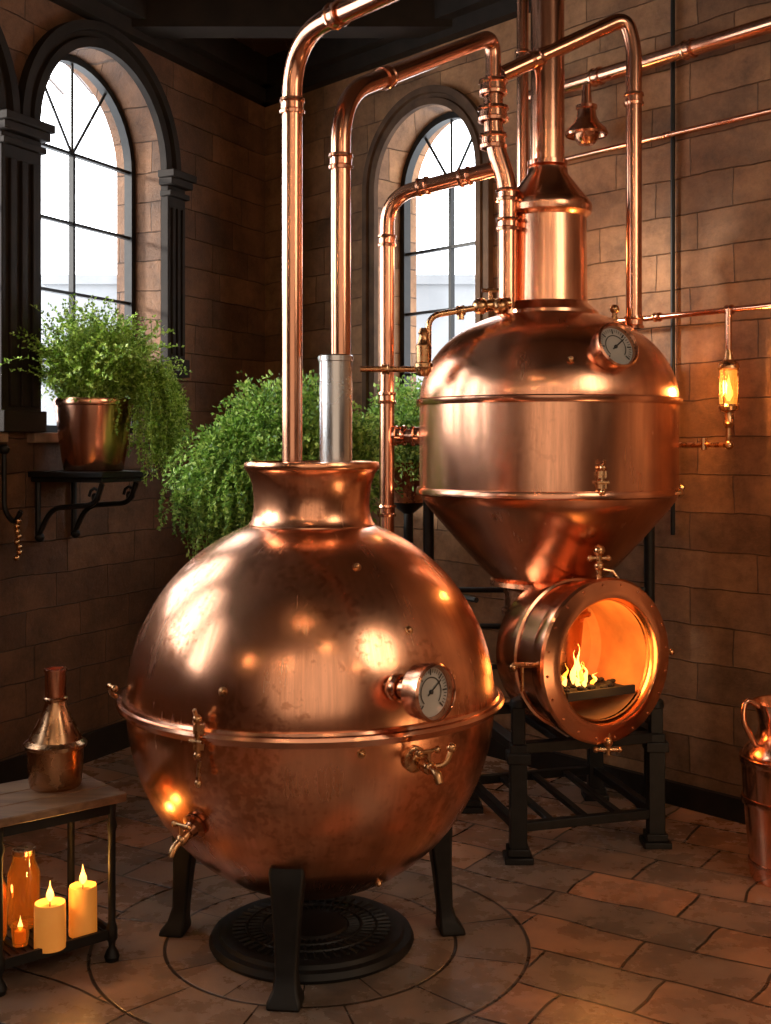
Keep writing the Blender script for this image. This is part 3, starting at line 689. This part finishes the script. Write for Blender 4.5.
m.tube([(.38, 4.80, 2.155), (.50, 4.83, 2.17)], .024, 12); m.tube([(.30, 4.78, 2.14), (.30, 4.78, 2.10)], .014, 10); m.tube([(.42, 4.81, 2.16), (.42, 4.81, 2.22)], .008, 8); m.tube([(.385, 4.81, 2.22), (.455, 4.81, 2.22)], .008, 8)
m.build('valve_body', BRASS, e)
pc = WR(2.72, -.14, 0); pz = 3.03
bell = thing('bell_pendant', pc+Z*pz, 'small copper bell-shaped fitting hanging from the pipe', 'pendant')
MB().lathe([(.095, pz), (.10, pz+.01), (.092, pz+.03), (.065, pz+.055), (.048, pz+.085), (.042, pz+.12), (.05, pz+.125), (.05, pz+.14), (.025, pz+.15), (.02, pz+.235)], pc, 32).build('bell', COPPER_PIPE, bell)
MB().lathe([(0, pz-.045), (.035, pz-.04), (.055, pz-.015), (.06, pz+.012), (0, pz+.02)], pc, 24).build('bell_core', COPPER_DARK, bell)
lc = WR(3.47, -.14, 0)
lan = thing('wall_lantern', lc+Z*1.72, 'brass gas lantern with glowing amber glass on pipework', 'lantern')
MB().tube([lc+Z*2.165, lc+Z*1.99], .013, 16).build('drop_pipe', COPPER_PIPE, lan)
MB().lathe([(0, 2.0), (.012, 2.0), (.018, 1.97), (.02, 1.955), (.04, 1.94), (.045, 1.925), (.045, 1.915), (.03, 1.91)], lc, 24).build('lantern_cap', BRASS, lan)
MB().lathe([(.036, 1.912), (.036, 1.765), (.034, 1.765), (.034, 1.912)], lc, 24).build('lantern_glass', LANTERN_GLASS, lan)
m = MB().lathe([(.04, 1.77), (.044, 1.76), (.04, 1.745), (.02, 1.735), (.018, 1.70), (.024, 1.69), (.01, 1.67), (0, 1.67)], lc, 24)
for k in range(4):
    a = pi/4+k*pi/2; q = lc+Vector((math.cos(a)*.041, math.sin(a)*.041, 0)); m.tube([q+Z*1.76, q+Z*1.92], .003, 6)
m.build('lantern_base', BRASS, lan)
m = MB(); flame(m, lc+Z*1.785, .11, .018); m.build('flame', FLAMECORE, lan)
m = MB(); m.tube(fillet([lc+Z*1.70, lc+Z*1.60, lc-DR*.30+Z*1.60], .04), .011, 10); m.ball(lc+Z*1.60, .02); m.ball(lc-DR*.28+Z*1.60, .02); m.tube([lc-DR*.12+Z*1.58, lc-DR*.12+Z*1.63], .014, 10)
m.build('bracket_pipe', BRASS, lan)

# ------------------------------------------------------------------ plants
def leafq(vs, fs, p, ld, s_, cl):
    sd = ld.cross(Vector((random.gauss(0, 1), random.gauss(0, 1), random.gauss(0, 1)))).normalized()
    nn = ld.cross(sd); b0 = len(vs)
    vs += [cl(x) for x in (p, p+ld*s_*.45+sd*s_*.29-nn*s_*.06, p+ld*s_, p+ld*s_*.45-sd*s_*.29-nn*s_*.06)]
    fs.append((b0, b0+1, b0+2, b0+3))
def clampw(p):
    a = (p-CR).dot(NL)
    if a > -.015: p = p-NL*(a+.015)
    return p
def foliage(name, parent, mat, origin, spread, nst, lmin, lmax, up, droop, leaf, nleaf, azr=(0, 2*pi), blobs=()):
    vs = []; fs = []
    for s in range(nst):
        az = random.uniform(*azr); q = math.sqrt(random.random()); t_ = random.uniform(0, 2*pi)
        o = Vector(origin)+Vector((math.cos(t_)*q*spread[0], math.sin(t_)*q*spread[1], 0))
        h_ = random.uniform(.25, 1)
        d = Vector((math.cos(az)*h_, math.sin(az)*h_, random.uniform(up[0], up[1]))).normalized()
        L = random.uniform(lmin, lmax); step = L/nleaf; p = o.copy(); g = droop*random.uniform(.7, 1.3)
        pp = [p.copy()]
        for k in range(nleaf):
            d = (d+Vector((random.gauss(0, .07), random.gauss(0, .07), -g*step*(.4+1.6*k/nleaf)+random.gauss(0, .04)))).normalized()
            p = clampw(p+d*step); pp.append(p.copy())
            for w in range(2):
                ld = (d*.5+Vector((random.gauss(0, .7), random.gauss(0, .7), random.gauss(.1, .55)))).normalized()
                leafq(vs, fs, p, ld, leaf*random.uniform(.6, 1.25), clampw)
        for a, b in zip(pp[::2], pp[2::2]):
            b0 = len(vs); w = Vector((.0015, .0, .0)); w2 = Vector((0, .0015, 0))
            vs += [a-w, a+w, b+w2, b-w2]; fs.append((b0, b0+1, b0+2, b0+3))
    for (c, rad, n) in blobs:     # leafy crown: leaves spread over a lumpy mound
        c = Vector(c)
        for i in range(n):
            z = random.uniform(-.75, 1); a = random.uniform(0, 2*pi); rr = math.sqrt(1-z*z)
            u = Vector((rr*math.cos(a), rr*math.sin(a), z))
            lump = 1+.34*mnoise.noise(u*3.2+c*5)+.24*mnoise.noise(u*7+c)
            k = lump*random.uniform(.76, 1.03) if random.random() < .8 else lump*random.uniform(.4, .8)
            p = c+Vector((u.x*rad[0], u.y*rad[1], u.z*rad[2]))*k
            ld = (u*.8+Vector((random.gauss(0, .6), random.gauss(0, .6), random.gauss(-.1, .6)))).normalized()
            leafq(vs, fs, p, ld, leaf*random.uniform(.7, 1.35), clampw)
    me = bpy.data.meshes.new(name); me.from_pydata([tuple(v) for v in vs], [], fs); me.materials.append(mat)
    ob = bpy.data.objects.new(name, me); COL.objects.link(ob); ob.parent = parent; ob.matrix_parent_inverse = wm(parent).inverted()
    return ob
shelf = thing('wall_shelf', WL(2.0, -.2, 1.25), 'small black wooden wall shelf on scrolled iron brackets', 'shelf')
m = MB(); wbox(m, WL, 1.83, 2.19, -.44, 0, 1.447, 1.475); wbox(m, WL, 1.85, 2.17, -.42, 0, 1.425, 1.447); m.build('shelf_board', IRON, shelf, smooth=30, bevel=.004)
for u in (1.88, 2.14):
    m = MB(); m.tube([WL(u, -.02, 1.43), WL(u, -.02, 1.16)], .014, 8)
    m.tube(fillet([WL(u, -.40, 1.42), WL(u, -.36, 1.32), WL(u, -.10, 1.30), WL(u, -.03, 1.18)], .12), .013, 8)
    cx, cz = -.36, 1.36
    m.tube([WL(u, cx+.035*(1-t/14)*math.cos(t*.7), cz+.045*(1-t/14)*math.sin(t*.7)) for t in range(13)], .008, 6)
    m.ball(WL(u, -.03, 1.16), .024, 10); m.build('bracket', IRON, shelf)
pb = WL(2.012, -.25, 0); pz = 1.476
fern = thing('potted_fern', pb+Z*pz, 'bushy green trailing fern in a copper bucket pot', 'potted plant')
MB().lathe([(0, pz), (.135, pz), (.142, pz+.01), (.165, pz+.15), (.182, pz+.31), (.188, pz+.315), (.191, pz+.33), (.186, pz+.345), (.176, pz+.345), (.172, pz+.31), (0, pz+.30)], pb, 64).build('pot', COPPER_PIPE, fern)
MB().lathe([(0, pz+.31), (.172, pz+.31)], pb, 32).build('soil', SOIL, fern)
foliage('foliage', fern, LEAF1, pb+Z*(pz+.31), (.13, .13), 620, .24, .54, (.8, 3.6), 2.2, .020, 30, blobs=((pb+Z*(pz+.45)+Vector((.03, 0, 0)), (.27, .22, .16), 3200),))
foliage('foliage', fern, LEAF1, pb+Z*(pz+.38)+Vector((.16, .05, .0)), (.07, .07), 250, .30, .58, (.2, 1.1), 13, .020, 34, azr=(-.9, .3))
bc = Vector((-.43, 5.50, 0)); bz = 1.34
bush = thing('trailing_bush', bc, 'dense trailing green creeper in a dark planter on pedestal', 'potted plant')
MB().lathe([(0, bz-.28), (.15, bz-.28), (.2, bz-.1), (.22, bz), (.23, bz+.0), (.23, bz+.02), (.2, bz+.02), (.19, bz-.01), (0, bz-.01)], bc, 40).build('planter', COPPER_DARK, bush)
m = MB(); m.lathe([(0, 0), (.2, 0), (.2, .03), (.05, .06), (.04, .1), (.035, bz-.36), (.06, bz-.32), (.15, bz-.28), (0, bz-.28)], bc, 24); m.build('pedestal', IRON, bush)
foliage('foliage', bush, LEAF2, bc+Z*(bz+.02), (.22, .14), 650, .27, .52, (.5, 2.6), 3.0, .023, 28, blobs=((bc+Vector((-.02, 0, bz+.23)), (.36, .25, .31), 13000), (bc+Vector((-.24, -.04, bz+.08)), (.19, .18, .30), 6500), (bc+Vector((.22, 0, bz+.15)), (.22, .2, .26), 4500)))
foliage('foliage', bush, LEAF2, bc+Z*(bz+.12)+Vector((-.18, -.05, 0)), (.15, .12), 420, .24, .52, (.0, .8), 10, .022, 30, azr=(pi*.8, pi*1.7))
bc2 = Vector((.12, 6.30, 0)); bz = 1.5
b2 = thing('trailing_bush', bc2, 'smaller dark green creeper on slim pedestal behind pipes', 'potted plant')
MB().lathe([(0, bz-.2), (.1, bz-.2), (.14, bz), (.15, bz+.01), (.12, bz+.01), (0, bz)], bc2, 32).build('planter', COPPER_DARK, b2)
MB().lathe([(0, 0), (.15, 0), (.15, .03), (.03, .06), (.025, bz-.26), (.1, bz-.2), (0, bz-.2)], bc2, 20).build('pedestal', IRON, b2)
foliage('foliage', b2, LEAF2, bc2+Z*bz, (.08, .08), 260, .25, .46, (.6, 2.4), 5, .023, 24, blobs=((bc2+Z*(bz+.15), (.22, .2, .28), 5000),))

# ------------------------------------------------------------------ side table and its objects
T0 = Vector((-.80, 3.72, 0)); TE = Vector((-.77, -.64, 0)).normalized(); TS = Vector((-.64, .77, 0)).normalized()
TL, TW, TH = .43, .36, .52
tc_ = T0+TE*TL/2+TS*TW/2; TM = Matrix.Translation(tc_) @ Matrix.Rotation(math.atan2(TE.y, TE.x), 4, 'Z')
table = thing('side_table', tc_, 'small wooden-topped side table with black iron legs and lower shelf', 'table')
m = MB()
for k in range(3): m.box((TL, TW/3-.003, .026), TM @ Matrix.Translation((0, (k-1)*TW/3, TH-.013)))
m.build('table_top', TABLEWOOD, table, smooth=30, bevel=.004)
m = MB()
for sy in (-1, 1): m.box((TL-.05, .014, .035), TM @ Matrix.Translation((0, sy*(TW/2-.035), TH-.045)))
for sx in (-1, 1): m.box((.014, TW-.06, .035), TM @ Matrix.Translation((sx*(TL/2-.035), 0, TH-.045)))
m.build('apron', IRON, table, smooth=30)
for sx in (-1, 1):
    for sy in (-1, 1):
        q = TM @ Vector((sx*(TL/2-.035), sy*(TW/2-.035), 0))
        MB().lathe([(0, 0), (.02, 0), (.024, .015), (.018, .03), (.010, .045), (.012, .06), (.018, .07), (.018, .10), (.012, .12), (.012, .40), (.017, .42), (.012, .44), (.014, TH-.026), (0, TH-.026)], q, 14).build('leg', IRON, table)
m = MB(); m.box((TL-.06, TW-.06, .008), TM @ Matrix.Translation((0, 0, .076)))
for sy in (-1, 1): m.box((TL-.06, .012, .03), TM @ Matrix.Translation((0, sy*(TW/2-.035), .085)))
for sx in (-1, 1): m.box((.012, TW-.06, .03), TM @ Matrix.Translation((sx*(TL/2-.035), 0, .085)))
for k in range(15): m.box((.004, TW-.07, .006), TM @ Matrix.Translation((-TL/2+.045+k*.0245, 0, .082)))
m.build('lower_shelf', IRON, table, smooth=30)
CANDLES = []
def candle(c, h, r, label):
    c = Vector(c); z0 = .0855
    e = thing('pillar_candle', c+Z*z0, label, 'candle', 'lit candles on the table shelf')
    MB().lathe([(0, z0), (r, z0), (r*1.01, z0+.01), (r, z0+h*.5), (r*.99, z0+h-.008), (r*.94, z0+h), (r*.8, z0+h-.002), (r*.5, z0+h-.012), (0, z0+h-.013)], c, 32).build('wax', WAX, e)
    MB().tube([c+Z*(z0+h-.014), c+Z*(z0+h+.012)], .0018, 6).build('wick', INK, e)
    m = MB(); flame(m, c+Z*(z0+h+.004), .062, .012); m.build('flame', FLAMECORE, e)
    CANDLES.append(c+Z*(z0+h+.045))
candle((-1.012, 3.62, 0), .135, .047, 'lit amber pillar candle, the shorter one')
candle((-.938, 3.72, 0), .150, .043, 'lit amber pillar candle, the taller one')
jc = T0+TE*.34+TS*.22
j = thing('glass_jar', jc+Z*.086, 'tall amber glass jar with a candlelight glow put into it', 'jar')
MB().lathe([(0, .087), (.036, .087), (.042, .1), (.044, .24), (.030, .27), (.018, .30), (.018, .34), (.023, .345), (.016, .345), (.014, .30), (.026, .265), (.040, .24), (.038, .1), (0, .095)], jc, 32).build('jar_body', AMBER, j)
MB().lathe([(0, .342), (.022, .346), (.022, .358), (.008, .362), (.012, .375), (0, .38)], jc, 20).build('jar_lid', BRASS, j)
jc2 = T0+TE*.22+TS*.27
j = thing('glass_jar', jc2+Z*.086, 'squat amber glass jar reflecting candle flames', 'jar')
MB().lathe([(0, .087), (.044, .087), (.050, .1), (.050, .25), (.034, .29), (.034, .31), (.030, .31), (.030, .287), (.046, .25), (.046, .1), (0, .095)], jc2, 32).build('jar_body', AMBER, j)
MB().lathe([(0, .310), (.037, .312), (.037, .326), (0, .33)], jc2, 20).build('jar_lid', BRASS, j)
for q in (T0+TE*.29+TS*.13,):  # extra tealight, added for warm glints on the shelf
    t_ = thing('glint_tealight', q+Z*.086, 'added small amber glass cup with a burning tealight for glints', 'candle holder')
    MB().lathe([(0, .087), (.022, .087), (.026, .12), (.027, .15), (.024, .15), (.023, .12), (.019, .095), (0, .094)], q, 24).build('cup', AMBER, t_)
    m = MB(); flame(m, q+Z*.13, .045, .008); m.build('flame', FLAMECORE, t_)
    MB().lathe([(0, .0955), (.017, .0955), (.017, .130), (0, .130)], q, 20).build('wax', WAX, t_)
fc = Vector((-1.045, 3.80, 0)); z0 = TH+.0005
fl = thing('copper_flask', fc+Z*z0, 'small aged brass flask with conical shoulder and tall neck', 'flask')
AGED = metal('aged_brass', (.62, .36, .19), (.40, .21, .11), .2, .32, 9.0, (1, 1, 1), .03, spots=.5)
MB().lathe([(0, z0), (.075, z0), (.08, z0+.006), (.083, z0+.02), (.086, z0+.07), (.087, z0+.125)], fc, 48).build('flask_base', AGED, fl)
MB().lathe([(.087, z0+.123), (.096, z0+.126), (.099, z0+.138), (.090, z0+.146), (.084, z0+.15)], fc, 48).build('flask_band', AGED, fl)
MB().lathe([(.084, z0+.148), (.075, z0+.168), (.055, z0+.205), (.040, z0+.238), (.033, z0+.262), (.032, z0+.27), (.038, z0+.273), (.038, z0+.28), (.031, z0+.285)], fc, 48).build('flask_shoulder', AGED, fl)
MB().lathe([(.033, z0+.28), (.033, z0+.36), (.036, z0+.365), (.036, z0+.372), (.030, z0+.372), (.029, z0+.35), (0, z0+.35)], fc, 32).build('flask_neck', COPPER_PIPE, fl)
gc = Vector((1.50, 4.43, 0))
jug = thing('copper_jug', gc, 'tall hammered copper pitcher with riveted bands and curved handle', 'jug')
MB().lathe([(0, 0), (.145, 0), (.150, .012), (.148, .05), (.160, .15), (.172, .28), (.180, .40), (.180, .445), (.170, .475), (.145, .505), (.125, .53), (.118, .56), (.122, .60), (.138, .64), (.140, .65), (.132, .648), (.115, .60), (.11, .55), (0, .54)], gc, 64).build('jug_body', COPPER_BOX, jug)
for z, rr in ((.055, .149), (.29, .173), (.44, .181)):
    MB().lathe([(rr-.01, z-.012), (rr+.006, z-.012), (rr+.008, z), (rr+.006, z+.012), (rr-.012, z+.012)], gc, 64).build('jug_band', COPPER_PIPE, jug)
d = Vector((-1, -.25, 0)).normalized()
m = MB(); m.tube(fillet([gc+d*.132+Z*.64, gc+d*.19+Z*.675, gc+d*.205+Z*.60, gc+d*.15+Z*.50], .05), .010, 12)
m.build('jug_handle', COPPER_PIPE, jug, smooth=60)
d = -d; sd = Vector((-d.y, d.x, 0)); m = MB()
m.add([gc+d*.105+sd*.06+Z*.58, gc+d*.105-sd*.06+Z*.58, gc+d*.205+Z*.668, gc+d*.12+sd*.078+Z*.65, gc+d*.12-sd*.078+Z*.65], [(0, 1, 2), (0, 2, 3), (1, 4, 2)])
m.build('jug_spout', COPPER_BOX, jug, smooth=60)
hk = WL(2.40, -.05, 1.50)
h = thing('wall_hook', hk, 'black iron wall hook holding a string of copper beads', 'hook')
m = MB(); m.tube(fillet([hk+Z*.08, hk-Z*.2, hk-Z*.26-NL*.06, hk-Z*.2-NL*.1], .05), .012, 8); m.ball(hk+Z*.08, .025); m.build('hook', IRON, h)
m = MB()
for k in range(9): m.ball(hk-NL*.08-Z*(.22+k*.024)+DL*random.uniform(-.01, .01), .014, 8)
m.build('beads', BRASS, h)

# ------------------------------------------------------------------ lights
def area(loc, tgt, size, power, col, shape='DISK', size_y=None):
    l = bpy.data.lights.new('fill_lamp', 'AREA'); l.shape = shape; l.size = size; l.energy = power; l.color = col
    if size_y: l.size_y = size_y
    o = bpy.data.objects.new('fill_lamp', l); COL.objects.link(o); o.location = loc
    o.rotation_euler = (Vector(tgt)-Vector(loc)).to_track_quat('-Z', 'Y').to_euler(); return o
def point(loc, power, col, r=.03):
    l = bpy.data.lights.new('point_lamp', 'POINT'); l.energy = power; l.color = col; l.shadow_soft_size = r
    o = bpy.data.objects.new('point_lamp', l); COL.objects.link(o); o.location = loc; return o
area((2.8, 1.2, 3.3), (1.0, 4.6, .6), 1.8, 38, (1, .80, .60))  # added soft fill from the right for wall, floor and still
area((.2, -1.1, 2.4), (.2, 4.5, 1.0), 4.6, 42, (1, .78, .58))  # added broad fill behind the camera, a soft gradient on the copper
area((1.9, 2.5, .25), (.75, 5.0, 1.3), .7, 6, (1, .58, .28), 'DISK')  # added low warm fill to brighten the still's cone
# added out-of-view point lamps: warm glints and ambient reflections for the copper
for (x, y, z, p) in ((-2.6, .6, 2.9, 10), (-1.2, -.4, 3.2, 10), (.6, .4, 3.5, 10), (2.2, -.3, 3.1, 10), (3.6, 1.0, 2.9, 10), (-.4, 1.6, 3.6, 7)):
    point((x, y, z), p, (1, .62, .33), .05)
point(FC-FN*.10+Vector((0, 0, .03)), 2.8, (1, .39, .08), .05)
point(FC+FN*.06-Vector((0, 0, .05)), 1.2, (1, .42, .10), .06)
for c in CANDLES: point(c, 1.7, (1, .44, .10), .012)
point(jc+Z*.2+TS*.06, 1.2, (1, .40, .08), .02)  # added lamp behind the tall jar to light up its glass
point(lc-NR*.08+Z*1.84, 8, (1, .44, .12), .03)
point(WR(2.5, -.45, 2.5), 5, (1, .54, .22), .06)  # added hidden lamp for a warm pool on the right wall
sl = bpy.data.lights.new('sun_lamp', 'SUN'); sl.energy = 7.0; sl.angle = math.radians(7); sl.color = (1, .93, .83)
so = bpy.data.objects.new('sun_lamp', sl); COL.objects.link(so); so.rotation_euler = Vector((.80, .04, -.22)).to_track_quat('-Z', 'Y').to_euler(); so.location = (-6, 6, 6)
w = bpy.data.worlds.new('sky'); S.world = w; w.use_nodes = True
bg = w.node_tree.nodes['Background']; bg.inputs['Color'].default_value = (.91, .95, 1.0, 1); bg.inputs['Strength'].default_value = 6.5

# ------------------------------------------------------------------ camera
cam = bpy.data.cameras.new('camera'); co = bpy.data.objects.new('camera', cam); COL.objects.link(co)
co.location = (0, 0, CH); co.rotation_euler = (pi/2, 0, 0)
cam.sensor_fit = 'HORIZONTAL'; cam.sensor_width = 36; cam.lens = F/771*36; cam.shift_y = -67/771
S.camera = co
S.view_settings.view_transform = 'Standard'
S.view_settings.look = 'None'
